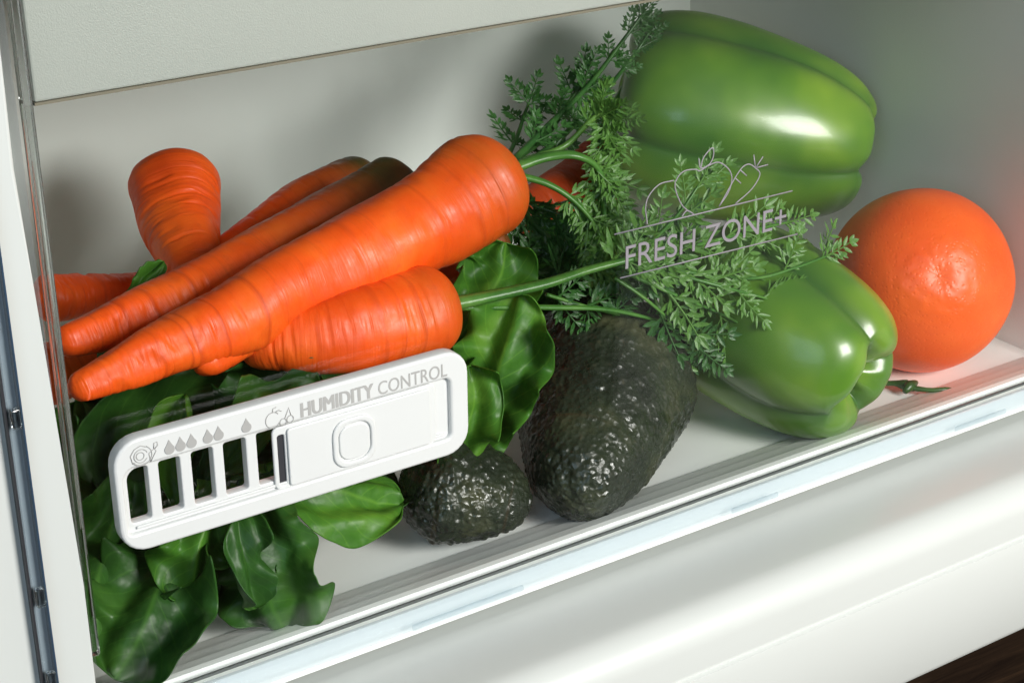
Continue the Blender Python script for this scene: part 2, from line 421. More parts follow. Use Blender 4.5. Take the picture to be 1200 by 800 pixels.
def rrect(x0, x1, z0, z1, r, n=7):
    rs = r if isinstance(r, (tuple, list)) else (r,) * 4
    out = []
    for (cx, cz, a0, rr) in ((x1 - rs[0], z1 - rs[0], 0, rs[0]), (x0 + rs[1], z1 - rs[1], 1, rs[1]), (x0 + rs[2], z0 + rs[2], 2, rs[2]), (x1 - rs[3], z0 + rs[3], 3, rs[3])):
        for k in range(n): a = PI / 2 * (a0 + k / (n - 1)); out.append((cx + rr * math.cos(a), cz + rr * math.sin(a)))
    return out
def text_mesh(name, s, fit, y0, y1, bold=0.0, thick=0.0):
    cu = bpy.data.curves.new(name, 'FONT'); cu.body = s; cu.size = 1; cu.offset = bold; cu.extrude = 1e-4
    cu.resolution_u = 6
    me = curve_mesh(name, cu, 0, fit)
    co = np.empty(len(me.vertices) * 3); me.vertices.foreach_get('co', co); co = co.reshape(-1, 3)
    mn, mx = co[:, 1].min(), co[:, 1].max(); co[:, 1] = y0 + (co[:, 1] - mn) / max(mx - mn, 1e-9) * (y1 - y0)
    me.vertices.foreach_set('co', co.ravel()); me.update()
    if not thick: return me
    bm = bmesh.new()
    for k, dx in enumerate((-thick, 0, thick)):
        nv = len(bm.verts); bm.from_mesh(me); bm.verts.ensure_lookup_table()
        for v in bm.verts[nv:]: v.co.x += dx; v.co.y -= k * 4e-6
    bm.to_mesh(me); bm.free(); return me
def line_mesh(name, polys, w, y, smooth_n=0):
    V, Fc = [], []
    for pl in polys:
        pts = [Vector((p[0], y, p[1])) for p in pl]
        if smooth_n and len(pts) > 2: pts = catmull(pts, smooth_n)
        tube_geo(pts, [w / 2] * len(pts), 6, V, Fc, Vector((0, 1, 0)), flat=.35)
    return mesh_from(name, V, Fc)

# --- humidity plate
plate = thing('humidity_plate', None, None, (.068, -.003, .081)); plate.parent = drawer
plate.location = Vector((.068, -.003, .081)) - drawer.location
plate['label'] = 'white humidity control plate with air slots and slider'
base_loops = [rrect(.0086, .1284, .0638, .0994, .0080)]
slots = [(.0122, .0188, (.001, .0035, .0012, .001)), (.0222, .0290, .0010), (.0326, .0396, .0010), (.0430, .0504, .0010), (.0540, .0612, .0008)]
for x0, x1, r in slots: base_loops.append(rrect(x0, x1, .0722, .0898, r)[::-1])
child('plate_base', flat_shape('plate_base', base_loops, -.0042, -.0006, .0004), M_PLATE, plate)
child('plate_rim', flat_shape('plate_rim', [rrect(.0080, .1290, .0632, .1000, .0085), rrect(.0105, .1222, .0694, .0910, (.0022, .0042, .0016, .0022))[::-1]], -.0060, -.0008, .0009), M_PLATE, plate)
child('guide_rail', flat_shape('guide_rail', [rrect(.0135, .1200, .0703, .0712, .0003)], -.0050, -.0043, .0002), M_PLATE, plate)
child('slider', flat_shape('slider', [rrect(.0588, .1168, .0690, .0904, .0022), rrect(.0604, .0628, .0704, .0876, .0008)[::-1]], -.0052, -.0042, .0004), M_PLATE, plate)
child('slider', flat_shape('slider_panel', [rrect(.0635, .1145, .0697, .0893, .0012)], -.0060, -.0053, .0004), M_PLATE, plate)
child('button_ring', flat_shape('button_ring', [rrect(.0786, .0938, .0706, .0873, .0052), rrect(.0803, .0921, .0724, .0855, .0042)[::-1]], -.0068, -.0059, .0005), M_PLATE, plate)
child('button', flat_shape('button', [rrect(.0809, .0915, .0730, .0849, .0038)], -.0065, -.0059, .0004), M_PLATE, plate)
child('slot_backing', box_mesh('slot_backing', .0603, .0629, -.00445, -.00425, .0703, .0877), M_DARK, plate)
child('lettering', text_mesh('lettering', 'HUMIDITY', (.0686, .0938, .0919, .0967), -.00609, -.0060, 0, .00026), M_PRINT_L, plate)
child('lettering', text_mesh('lettering', 'CONTROL', (.0957, .1210, .0920, .0966), -.00609, -.0060, 0, .00004), M_PRINT_L, plate)
def drop(cx, cz, h):
    w = h * .34; out = [(cx, cz + h * .5)]
    for k in range(15):
        a = math.radians(50 - 280 * k / 14); out.append((cx + w * math.cos(a), cz - h * .16 + w * math.sin(a)))
    return out[::-1]
for grp in ((.0254, .0289, .0324), (.0376, .0411), (.0502,)):
    for cx in grp: child('droplet', flat_shape('droplet', [drop(cx, .0946, .0047)], -.00622, -.0059), M_PRINT_L, plate)
def circ(cx, cz, rx, rz, a0=0, a1=360, n=20): return [(cx + rx * math.cos(math.radians(a0 + (a1 - a0) * k / n)), cz + rz * math.sin(math.radians(a0 + (a1 - a0) * k / n))) for k in range(n + 1)]
child('vegetable_icon', line_mesh('vegetable_icon', [circ(.0163, .0943, .0012, .0012), circ(.0165, .0943, .0021, .0021, 20, 330), [(.0138, .0925), (.0133, .0950), (.0146, .0968), (.0166, .0976), (.0182, .0968)], [(.0138, .0925), (.0156, .0913), (.0178, .0913)], circ(.0168, .0943, .0031, .0030, -150, 60), [(.0193, .0916), (.0190, .0944), (.0207, .0955), (.0213, .0946), (.0193, .0916)], [(.0206, .0955), (.0208, .0972), (.0218, .0974), (.0219, .0962), (.0209, .0954)]], .00032, -.0061), M_PRINT_L, plate)
child('fruit_icon', line_mesh('fruit_icon', [circ(.0590, .0938, .0024, .0026, 40, 330), [(.0590, .0962), (.0592, .0975), (.0604, .0978)], [(.0598, .0962), (.0611, .0966), (.0620, .0960)], circ(.0624, .0922, .0011, .0012), circ(.0648, .0926, .0011, .0012), [(.0630, .0933), (.0645, .0965), (.0651, .0938)]], .00032, -.0061), M_PRINT_L, plate)

# --- print on the clear front
YP = -.0004
child('lettering', text_mesh('lettering', 'FRESH ZONE+', (.1964, .2690, .1098, .1182), YP - .0003, YP, 0, 0), M_PRINT_G, drawer)
logo = thing('printed_emblem', None, None); logo.parent = drawer; logo.location = Vector((.23, 0, .13)) - drawer.location
logo['label'] = 'grey line drawing of fruit and a carrot printed on the clear front'
child('printed_line', line_mesh('printed_line', [[(.1916, .1234), (.2715, .1230)]], .0006, YP), M_PRINT_G, logo)
child('printed_line', line_mesh('printed_line', [[(.1943, .1070), (.2753, .1057)]], .0006, YP), M_PRINT_G, logo)
lob = [(.2056, .1240), (.2054, .1254), (.2047, .1303), (.206, .1342), (.2104, .1374), (.2166, .1376)]
app = [(.226, .1235), (.2207, .1277), (.2173, .1347), (.218, .138), (.2211, .1401), (.2262, .1397), (.2279, .1388), (.2321, .1401), (.2364, .1403), (.2409, .137), (.2426, .1332), (.2413, .1285), (.2372, .124)]
lf = [(.2283, .1398), (.2294, .1433), (.2331, .1461), (.2338, .1432), (.2321, .1404), (.2283, .1398), (.2273, .1434)]
car = [(.2372, .124), (.2454, .1348), (.2496, .1371), (.2533, .135), (.2555, .1321), (.252, .1275), (.2447, .1235)]
child('printed_fruit', line_mesh('printed_fruit', [lob, app, lf, [(.2207, .1238), (.2228, .1254), (.226, .1235)]], .00055, YP, 40), M_PRINT_G, logo)
child('printed_carrot', line_mesh('printed_carrot', [car], .00055, YP, 40), M_PRINT_G, logo)
child('printed_carrot', line_mesh('printed_carrot', [[(.2533, .135), (.2522, .1401)], [(.2533, .135), (.2566, .1386)], [(.2533, .135), (.2591, .1352)], [(.2462, .1357), (.2494, .1329)], [(.2439, .1333), (.2469, .1306)]], .00055, YP), M_PRINT_G, logo)

# ------------------------------------------------------------------ carrots
def make_carrot(label, pts, R, rt, material, seed, nu=210, nv=48, groove=1.0, power=.85, name='carrot'):
    cl = catmull(pts, 60)
    L = sum((cl[i + 1] - cl[i]).length for i in range(59))
    us = []
    for i in range(nu): us.append(.5 - .5 * math.cos(PI * (i / (nu - 1)) ** 1.0) if False else i / (nu - 1))
    cap = .80 * R / L; cap2 = 1.2 * rt / L
    us = sorted(set([cap * (k / 24) ** 2 for k in range(25)] + [cap + (1 - cap - cap2) * k / (nu - 1) for k in range(nu)] + [1 - cap2 * (k / 12) ** 2 for k in range(13)]))
    long = catmull(cl, len(us)) if False else [None] * len(us)
    def at(u):
        f = u * 59; i = min(int(f), 58); return cl[i].lerp(cl[i + 1], f - i)
    ctr = [at(u) for u in us]; fr = frames([at(min(max(u, .002), .998)) if 0 < i < len(us) - 1 else at(u) for i, u in enumerate(us)])
    t0 = frames(cl)
    V, Fc, al, rg = [], [], [], []
    rnd = random.Random(seed)
    for i, u in enumerate(us):
        k = min(int(u * 59), 58); t, n, b = t0[k]
        body = rt + (R - rt) * (1 - u) ** power
        body *= 1 + .03 * noise.noise(Vector((u * 6, seed, 0)))
        r = body
        if u < cap: r = body * max(0.02, 1 - (1 - u / cap) ** 2.3) ** .47
        if u > 1 - cap2: r = body * max(.0, 1 - ((u - 1 + cap2) / cap2) ** 2.2) ** .5
        s = u * L
        for j in range(nv):
            a = 2 * PI * j / nv; ca, sa = math.cos(a), math.sin(a)
            q = noise.noise(Vector((s * 430, ca * 1.1 + seed * 3, sa * 1.1)))
            q2 = noise.noise(Vector((s * 190, ca * 1.3 + seed * 7, sa * 1.3)))
            d = -.00042 * max(0, q - .12) - .0007 * max(0, q2 - .22) + .0009 * noise.noise(Vector((ca * 1.2, sa * 1.2, s * 40 + seed)))
            d *= 1.8 * groove * min(1, r / .008) * min(1, u / cap * .8 if u < cap else 1)
            V.append(at(u) + n * (ca * (r + d)) + b * (sa * (r + d))); al.append(u); rg.append(s * 260 + .25 * q)
    nr = len(us)
    for i in range(nr - 1):
        for j in range(nv):
            j2 = (j + 1) % nv; Fc.append((i * nv + j, i * nv + j2, (i + 1) * nv + j2, (i + 1) * nv + j))
    Fc.append(tuple(range(nv))[::-1]); Fc.append(tuple((nr - 1) * nv + j for j in range(nv)))
    me = mesh_from('root', V, Fc); set_attr(me, 'along', al); set_attr(me, 'ring', rg)
    th = thing(name, label, 'carrot', pts[0], 'carrots piled in the drawer')
    child('root', me, material, th)
    # short crown nub where the leaves were
    t, n, b = t0[0]; sv, sf = [], []
    base = Vector(pts[0]); tube_geo([base + t * R * .10, base, base - t * R * .08], [R * .34, R * .30, R * .16], 14, sv, sf)
    child('crown', mesh_from('crown', sv, sf), M_STALK if material is M_CARROT_G else material, th)
    return th
cA = make_carrot('longest bright orange carrot lying across the top of the pile', [P(598, 199, .090), P(480, 270, .084), P(300, 360, .072), P(190, 410, .064), P(82, 459, .056)], .0215, .0040, M_CARROT, 1, power=.80)
cB = make_carrot('long carrot with brownish green shoulder directly behind the longest carrot', [P(482, 214, .135), P(380, 268, .128), P(250, 330, .110), P(150, 375, .098), P(68, 404, .088)], .0155, .0042, M_CARROT_G, 2, power=.62)
cC = make_carrot('dull orange carrot mostly hidden behind the green shouldered carrot', [P(440, 214, .185), P(360, 243, .18), P(280, 292, .175), P(200, 352, .17)], .0150, .005, M_CARROT_G, 3, power=.7)
cD = make_carrot('thick blunt carrot standing up against the back of the drawer', [P(204, 200, .215), P(210, 252, .192), P(226, 316, .160), P(250, 384, .128)], .0218, .0048, M_CARROT_P, 4, power=.95, groove=1.5)
cE = make_carrot('slim carrot lying level at the far left behind the drawer edge', [P(44, 350, .20), P(100, 345, .204), P(170, 338, .208), P(250, 330, .21)], .0105, .004, M_CARROT_P, 5, power=.8)
cF = make_carrot('short stout carrot under the longest one just above the plate', [P(530, 354, .062), P(470, 372, .062), P(390, 392, .062), P(325, 398, .070), P(285, 402, .080)], .0185, .0070, M_CARROT, 6, power=.7)
cG = make_carrot('small carrot tip poking out below the longest carrot', [P(325, 368, .086), P(285, 396, .072), P(232, 430, .058)], .0085, .0050, M_CARROT_P, 8, nu=90, power=.8)
cH = make_carrot('dim carrot low at the far left under the other tips', [P(40, 448, .150), P(100, 420, .155), P(180, 390, .16), P(260, 350, .165)], .0125, .005, M_CARROT_P, 9, power=.8)
cI = make_carrot('dark reddish carrot in shade behind the hanging carrot tops', [P(720, 190, .235), P(670, 222, .225), P(600, 262, .21)], .0175, .010, M_CARROT_SHADED, 10, nu=120, power=.8)
cJ = make_carrot('olive topped carrot peeping out beneath the thick end of the longest carrot', [P(585, 285, .115), P(530, 305, .110), P(430, 340, .105)], .0120, .006, M_CARROT_G, 11, nu=120, power=.8)

# ------------------------------------------------------------------ carrot tops
def lance(V, Fc, base, d, nrm, ln, w):
    d = d.normalized(); s = nrm.cross(d).normalized(); up = d.cross(s)
    b = len(V)
    V.extend([base, base + d * ln * .35 + s * w * .46, base + d * ln * .72 + s * w * .36, base + d * ln, base + d * ln * .72 - s * w * .36, base + d * ln * .35 - s * w * .46, base + d * ln * .5 - up * w * .16 ])
    Fc.extend([(b, b + 6, b + 1), (b + 1, b + 6, b + 2), (b + 2, b + 6, b + 3), (b + 3, b + 6, b + 4), (b + 4, b + 6, b + 5), (b + 5, b + 6, b)])
def pinna_mesh(seed, n=4, spread=46, lw=1.0):
    """unit-length feathery leaflet along +X, lying in XY"""
    r = random.Random(seed); V, Fc = [], []
    bend = r.uniform(-.14, .14); lift = r.uniform(-.10, .12)
    def rach(t): return Vector((t * .80, bend * t * t, lift * t * t))
    pts = [rach(k / 8) for k in range(9)]
    tube_geo(pts, [.022 * (1 - .5 * k / 8) for k in range(9)], 5, V, Fc)
    Z = Vector((0, 0, 1))
    for k in range(n):
        t = .12 + .82 * k / n; ln = .42 * (1 - .45 * (k / n)) * r.uniform(.88, 1.12)
        for sgn in (-1, 1):
            a = math.radians(spread + r.uniform(-8, 8)) * sgn
            d = Vector((math.cos(a), math.sin(a), r.uniform(-.22, .28))); p = rach(min(1, t + r.uniform(-.03, .03)))
            nz = (Z + Vector((r.uniform(-.4, .4), r.uniform(-.4, .4), 0))).normalized()
            lance(V, Fc, p, d, nz, ln, .10 * lw)
            if k < n - 1:
                a2 = a + sgn * math.radians(32 + r.uniform(-8, 8)); d2 = Vector((math.cos(a2), math.sin(a2), r.uniform(-.3, .3)))
                lance(V, Fc, p + d * ln * .18, d2, nz, ln * .55 * r.uniform(.85, 1.1), .10 * lw)
                a2 = a - sgn * math.radians(30 + r.uniform(-8, 8)); d2 = Vector((math.cos(a2), math.sin(a2), r.uniform(-.3, .3)))
                lance(V, Fc, p + d * ln * .38, d2, nz, ln * .48 * r.uniform(.85, 1.1), .10 * lw)
    e = rach(.97)
    for a in (-36, 0, 36):
        d = Vector((math.cos(math.radians(a)), math.sin(math.radians(a)), r.uniform(-.1, .2)))
        lance(V, Fc, e, d, Z, .28 if a == 0 else .22, .12 * lw)
    me = mesh_from('leaflet', V, Fc, smooth=False); return me
PIN = {}
def pin(kind, mt):
    key = (kind[0], kind[1], kind[2], mt.name)
    if key not in PIN:
        me = pinna_mesh(*kind); me.materials.append(mt); PIN[key] = me
    return PIN[key]
def stalk(root, pts, r0, r1, mt=None, flat=1.0, nrm=None):
    cl = catmull(pts, 36); V, Fc = [], []
    tube_geo(cl, [r0 + (r1 - r0) * k / 35 for k in range(36)], 8, V, Fc, nrm or Vector((0, 0, 1)), flat)
    return child('stalk', mesh_from('stalk', V, Fc), mt or M_STALK, root), cl
def put_leaflet(st, base, d, nrm, ln, kind, mt):
    ln *= 1.05
    d = d.normalized(); n = (nrm - d * nrm.dot(d)).normalized(); s = n.cross(d)
    o = bpy.data.objects.new('leaflet', pin(kind, mt)); COL.objects.link(o); o.parent = st
    mw = Matrix(((d.x, s.x, n.x, base.x), (d.y, s.y, n.y, base.y), (d.z, s.z, n.z, base.z), (0, 0, 0, 1))) @ Matrix.Diagonal((ln, ln, ln, 1))
    o.matrix_local = mw            # the stalk's local axes coincide with the world's
    return o
def dress(st, cl, n, l0, l1, ang, nrm, mt, seed, u0=.1, u1=.98, npair=4, lw=1.0, jitter=.35, sides=(-1, 1), alt=False):
    r = random.Random(seed); fr = frames(cl, nrm)
    for k in range(n):
        u = u0 + (u1 - u0) * k / max(n - 1, 1); i = min(int(u * 35), 35); t = fr[i][0]
        nn = (nrm - t * nrm.dot(t)).normalized(); s = t.cross(nn)
        for sg in (sides if not alt else ((1,) if k % 2 else (-1,))):
            a = math.radians(ang + r.uniform(-12, 12))
            d = t * math.cos(a) + s * (sg * math.sin(a)) + nn * r.uniform(-jitter, jitter)
            nv = nn + s * r.uniform(-.5, .5) + t * r.uniform(-.4, .4)
            put_leaflet(st, cl[i], d, nv, (l0 + (l1 - l0) * k / max(n - 1, 1)) * r.uniform(.82, 1.12), (r.randrange(7), npair, 48, lw), mt)
    i = 35; put_leaflet(st, cl[34], fr[35][0], nrm, l1 * 1.0, (r.randrange(7), npair, 46, lw), mt)

NC = TOCAM
# carrot A: upper feathery fronds against the back wall
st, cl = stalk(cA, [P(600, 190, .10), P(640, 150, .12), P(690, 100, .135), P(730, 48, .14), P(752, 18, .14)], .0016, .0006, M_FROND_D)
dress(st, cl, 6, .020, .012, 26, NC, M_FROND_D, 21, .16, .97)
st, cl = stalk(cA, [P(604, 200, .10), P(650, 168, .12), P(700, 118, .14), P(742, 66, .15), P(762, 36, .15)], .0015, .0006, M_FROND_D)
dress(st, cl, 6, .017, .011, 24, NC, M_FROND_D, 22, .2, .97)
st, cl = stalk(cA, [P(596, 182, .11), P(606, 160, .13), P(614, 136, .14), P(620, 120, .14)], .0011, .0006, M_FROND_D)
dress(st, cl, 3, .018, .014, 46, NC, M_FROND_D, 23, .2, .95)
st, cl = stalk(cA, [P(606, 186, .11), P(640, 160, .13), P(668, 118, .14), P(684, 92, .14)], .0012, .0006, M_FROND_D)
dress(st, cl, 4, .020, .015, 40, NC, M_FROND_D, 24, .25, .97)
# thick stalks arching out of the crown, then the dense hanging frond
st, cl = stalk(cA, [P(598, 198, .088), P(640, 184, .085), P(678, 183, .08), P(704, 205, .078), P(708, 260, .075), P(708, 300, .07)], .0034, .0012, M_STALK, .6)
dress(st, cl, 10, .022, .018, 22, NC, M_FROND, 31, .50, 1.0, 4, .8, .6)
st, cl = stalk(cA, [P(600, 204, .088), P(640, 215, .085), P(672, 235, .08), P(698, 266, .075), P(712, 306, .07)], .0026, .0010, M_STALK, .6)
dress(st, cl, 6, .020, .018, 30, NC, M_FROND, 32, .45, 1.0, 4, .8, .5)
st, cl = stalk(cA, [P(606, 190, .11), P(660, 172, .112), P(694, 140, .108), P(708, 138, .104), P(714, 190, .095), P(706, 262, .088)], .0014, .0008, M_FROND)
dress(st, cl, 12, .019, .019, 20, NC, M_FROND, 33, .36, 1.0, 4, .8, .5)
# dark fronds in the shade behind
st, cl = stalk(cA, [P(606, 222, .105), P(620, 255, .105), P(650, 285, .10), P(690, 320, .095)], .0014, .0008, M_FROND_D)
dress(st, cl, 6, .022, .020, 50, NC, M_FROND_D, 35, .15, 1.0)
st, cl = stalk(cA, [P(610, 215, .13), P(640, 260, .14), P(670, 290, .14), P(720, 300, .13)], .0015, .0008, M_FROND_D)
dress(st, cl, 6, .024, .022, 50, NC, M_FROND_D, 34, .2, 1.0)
# carrot F: stalks to the right and the big spray in front of the peppers
def spray(pts, r0, r1, n, l0, l1, ang, mt, seed, u0=.35, **k):
    st, cl = stalk(cF, pts, r0, r1, M_STALK, .7); dress(st, cl, n, l0, l1, ang, NC, mt, seed, u0, **k)
spray([P(530, 356, .056), P(570, 348, .054), P(640, 332, .05), P(690, 316, .046), P(745, 302, .042)], .0036, .0016, 1, .018, .018, 42, M_FROND, 40, .97)
spray([P(690, 318, .048), P(760, 298, .044), P(830, 284, .044), P(880, 270, .046), P(925, 260, .05)], .0015, .0007, 8, .030, .019, 32, M_FROND, 41, .10, alt=True)
spray([P(532, 360, .058), P(640, 360, .054), P(720, 364, .050), P(800, 385, .046), P(868, 414, .042)], .0018, .0006, 6, .027, .019, 36, M_FROND, 42, .66, alt=True)
spray([P(720, 312, .050), P(800, 318, .040), P(880, 326, .036), P(930, 314, .034), P(968, 300, .034)], .0013, .0006, 7, .028, .018, 36, M_FROND, 43, .12, alt=True)
spray([P(745, 300, .052), P(775, 272, .048), P(800, 244, .046), P(818, 218, .046)], .0013, .0006, 4, .022, .018, 32, M_FROND, 44, .25, alt=True)
spray([P(730, 318, .046), P(790, 345, .040), P(850, 370, .036), P(895, 398, .034)], .0013, .0006, 6, .028, .018, 36, M_FROND, 45, .12, alt=True)
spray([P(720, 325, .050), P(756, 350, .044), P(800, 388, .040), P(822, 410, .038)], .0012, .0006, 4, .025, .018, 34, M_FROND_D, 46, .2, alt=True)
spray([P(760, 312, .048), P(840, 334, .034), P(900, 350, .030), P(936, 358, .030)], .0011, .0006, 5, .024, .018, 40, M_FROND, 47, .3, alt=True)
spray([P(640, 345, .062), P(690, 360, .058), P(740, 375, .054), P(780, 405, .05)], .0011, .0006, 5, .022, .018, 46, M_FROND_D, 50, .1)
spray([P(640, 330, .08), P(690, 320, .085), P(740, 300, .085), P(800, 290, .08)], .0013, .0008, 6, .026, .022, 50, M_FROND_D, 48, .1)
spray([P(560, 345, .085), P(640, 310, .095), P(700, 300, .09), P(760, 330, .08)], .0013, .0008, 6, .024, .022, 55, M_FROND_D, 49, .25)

# ------------------------------------------------------------------ peppers
def make_pepper(label, center, axis, roll, R, L, lobes, seed, blush, dim=.22, taper=.0, depth=.13):
    prof = [(0, -.33), (.16, -.37), (.38, -.46), (.62, -.50), (.84, -.44), (.97, -.29), (1.0, -.10), (.985, .06), (.94, .20), (.87, .32), (.76, .42), (.60, .485), (.44, .50), (.28, .46), (.13, .40), (0, .37)]
    pr = catmull([Vector((a, b, 0)) for a, b in prof], 130); nth = 200
    zax = Vector(axis).normalized(); ref = Vector((0, 0, 1)); xax = (ref - zax * ref.dot(zax)).normalized(); yax = zax.cross(xax)
    V, Fc, al, gv = [], [], [], []
    rnd = random.Random(seed); ph = [rnd.uniform(-.16, .16) for _ in range(8)]; amp = [rnd.uniform(.92, 1.08) for _ in range(8)]
    for i, p in enumerate(pr):
        u = i / 129
        for j in range(nth):
            th = 2 * PI * j / nth; f = (th + roll) / (2 * PI) * lobes
            th2 = f + .10 * math.sin(2 * PI * f / lobes + seed) + .06 * noise.noise(Vector((p.y * 2.2, math.cos(th), math.sin(th) + seed)))
            c = abs(math.sin(PI * th2)); li = int(math.floor(th2)) % lobes
            g = 1 - (1 - c) ** 2.0
            sm = min(1, p.x / .35)
            dep = (depth + .20 * max(0, u - .55) / .45 + .08 * max(0, .3 - u) / .3) * sm
            rr = p.x * R * (1 - dep * (1 - g)) * (1 + .05 * (amp[li] - 1) * 10 * c * sm)
            ax = p.y * L
            if u > .7: ax -= L * dim * (1 - g) * min(1, (u - .7) / .2) * sm * .55; ax += L * .35 * (amp[li] - 1) * c * min(1, (u - .7) / .2) * sm
            if u < .3: ax += L * .10 * (1 - g) * sm * min(1, (.3 - u) / .2)
            k = 1 - taper * (p.y + .5)
            nz = 1 + .018 * noise.noise(Vector((math.cos(th) * 1.6, math.sin(th) * 1.6, p.y * 3 + seed)))
            V.append(zax * ax + (xax * math.cos(th) + yax * math.sin(th)) * rr * k * nz); al.append(u); gv.append(g)
    for i in range(129):
        for j in range(nth):
            j2 = (j + 1) % nth; Fc.append((i * nth + j, i * nth + j2, (i + 1) * nth + j2, (i + 1) * nth + j))
    me = mesh_from('flesh', V, Fc); set_attr(me, 'along', al); set_attr(me, 'groove', gv); set_attr(me, 'blush', [blush] * len(V))
    th_ = thing('bell_pepper', label, 'pepper', center, 'green bell peppers in the drawer')
    link('flesh', me, M_PEPPER, th_)
    sv, sf = [], []; z0 = -.34 * L
    tube_geo([zax * (z0 + .004), zax * (z0 - .004), zax * (z0 - .012) + xax * .001, zax * (z0 - .020) + xax * .003], [.012, .0065, .0050, .0054], 12, sv, sf, xax)
    link('stem', mesh_from('stem', sv, sf), M_STALK, th_)
    return th_
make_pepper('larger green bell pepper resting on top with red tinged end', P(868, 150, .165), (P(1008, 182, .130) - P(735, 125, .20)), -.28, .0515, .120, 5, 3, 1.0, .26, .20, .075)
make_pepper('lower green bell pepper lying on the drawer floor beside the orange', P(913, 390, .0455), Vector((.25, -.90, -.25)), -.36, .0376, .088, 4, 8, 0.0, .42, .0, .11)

# ------------------------------------------------------------------ avocados
def make_avocado(label, tip, butt, R, rtip, seed, sx=1.0):
    tip, butt = Vector(tip), Vector(butt); zax = (tip - butt); D = zax.length; zax.normalize()
    ref = Vector((0, 0, 1)); xax = (ref - zax * ref.dot(zax)).normalized(); yax = zax.cross(xax)
    nu, nth = 150, 190; V, Fc = [], []
    for i in range(nu):
        a = PI * i / (nu - 1); z = -math.cos(a); s = math.sin(a)
        k = (z + 1) / 2
        wd = R * (1 - k ** 1.9) + rtip * k ** 1.9
        base = butt + zax * (R + (D - R - rtip) * 0)
        zz = -R * math.cos(a) if a < PI / 2 else (D - R - 0) * math.sin(a - PI / 2) ** 1.0
        zz = -R * math.cos(a) if a < PI / 2 else -(D - R) * math.cos(a)
        rr = R * s if a < PI / 2 else R * (s ** .88) * (1 - .16 * math.sin(2 * (a - PI / 2)) )
        for j in range(nth):
            th = 2 * PI * j / nth
            d = (xax * math.cos(th) + yax * (math.sin(th) * sx)) * rr + zax * zz
            d *= 1 + .03 * noise.noise(d * 30 + Vector((seed, 0, 0)))
            q = d * 330 + Vector((seed * 9, 0, 0)); f = noise.voronoi(q)[0]
            h = .00085 * min(1, (f[1] - f[0]) * 1.6) + .0009 * noise.noise(d * 130) + .0006 * noise.noise(d * 260)
            V.append(d + d.normalized() * h)
    for i in range(nu - 1):
        for j in range(nth):
            j2 = (j + 1) % nth; Fc.append((i * nth + j, i * nth + j2, (i + 1) * nth + j2, (i + 1) * nth + j))
    me = mesh_from('flesh', V, Fc)
    # align mesh so that its local Z is the fruit's axis
    M3 = Matrix((xax, yax, zax)); me.transform(M3.to_4x4())
    th_ = thing('avocado', label, 'avocado', butt + zax * R, 'dark avocados on the drawer floor')
    o = link('flesh', me, M_AVO, th_); o.rotation_euler = M3.transposed().to_euler()
    sv, sf = [], []; e = -R + .0004
    tube_geo([Vector((0, 0, D - R - .0030)), Vector((0, 0, D - R + .0004)), Vector((0, 0, D - R + .0010))], [.0042, .0036, .0020], 14, sv, sf)
    s_ = link('stem_scar', mesh_from('stem_scar', sv, sf), M_AVO, th_); s_.rotation_euler = o.rotation_euler
    return th_
make_avocado('large black green avocado leaning its narrow end toward the drawer front', PZ(670, 588, .017), P(726, 392, .090), .0362, .012, 1, 1.0)
make_avocado('smaller avocado tucked half under the plate and lettuce', PZ(620, 590, .0155), P(470, 556, .054), .0196, .010, 5, 1.28)

# ------------------------------------------------------------------ orange
def make_orange():
    c = P(1078, 328, .0555); R = .0405; c.z = max(c.z, R * .985)
    pole = (P(1114, 320, .02) - P(1085, 326, .0555)).normalized()
    xax = pole.orthogonal().normalized(); yax = pole.cross(xax); nu, nth = 90, 120; V, Fc = [], []
    for i in range(nu):
        a = PI * i / (nu - 1)
        for j in range(nth):
            th = 2 * PI * j / nth
            d = xax * (math.sin(a) * math.cos(th)) + yax * (math.sin(a) * math.sin(th)) + pole * (math.cos(a) * .97)
            r = R * (1 + .012 * noise.noise(d * 1.6))
            r -= .0016 * math.exp(-(a / .13) ** 2)
            wr = math.exp(-((a - .34) / .25) ** 2) * .00035 * (noise.noise(Vector((math.cos(th) * 3, math.sin(th) * 3, a * 14))))
            V.append(d * (r + wr * 1.0))
    for i in range(nu - 1):
        for j in range(nth):
            j2 = (j + 1) % nth; Fc.append((i * nth + j, (i + 1) * nth + j, (i + 1) * nth + j2, i * nth + j2))
    me = mesh_from('orange', V, Fc); me.transform(Matrix((xax, yax, pole)).to_4x4())
    th_ = thing('orange', 'round bright orange at the right end of the drawer', 'orange', c)
    o = link('peel', me, M_ORANGE, th_); o.rotation_euler = Matrix((xax, yax, pole)).transposed().to_euler()
    sv, sf = [], []; h = R * .97
    tube_geo([Vector((0, 0, h - .0045)), Vector((0, 0, h - .0018)), Vector((0, 0, h - .0012))], [.0020, .0018, .0008], 10, sv, sf)
    s_ = link('button', mesh_from('button', sv, sf), M_ORANGE, th_); s_.rotation_euler = o.rotation_euler
make_orange()

# ------------------------------------------------------------------ green twig on the tray floor
sv, sf = [], []
tube_geo(catmull([PZ(1032, 449, .003), PZ(1050, 449, .004), PZ(1066, 452, .004)], 8), [.0014, .0013, .0012, .0013, .0016, .0022, .0026, .0020], 8, sv, sf)
tube_geo(catmull([PZ(1060, 459, .003), PZ(1066, 452, .0045), PZ(1074, 448, .004)], 8), [.0012, .0016, .002, .0024, .0024, .002, .0016, .001], 8, sv, sf)
tube_geo(catmull([PZ(1066, 454, .0035), PZ(1090, 457, .0035), PZ(1115, 456, .0035)], 8), [.0018, .0013, .0012, .0011, .0011, .0012, .0013, .0008], 8, sv, sf)
tw = link('twig', mesh_from('twig', sv, sf), M_TWIG); tag(tw, 'small knotted green stalk piece lying on the tray before the orange', 'twig')

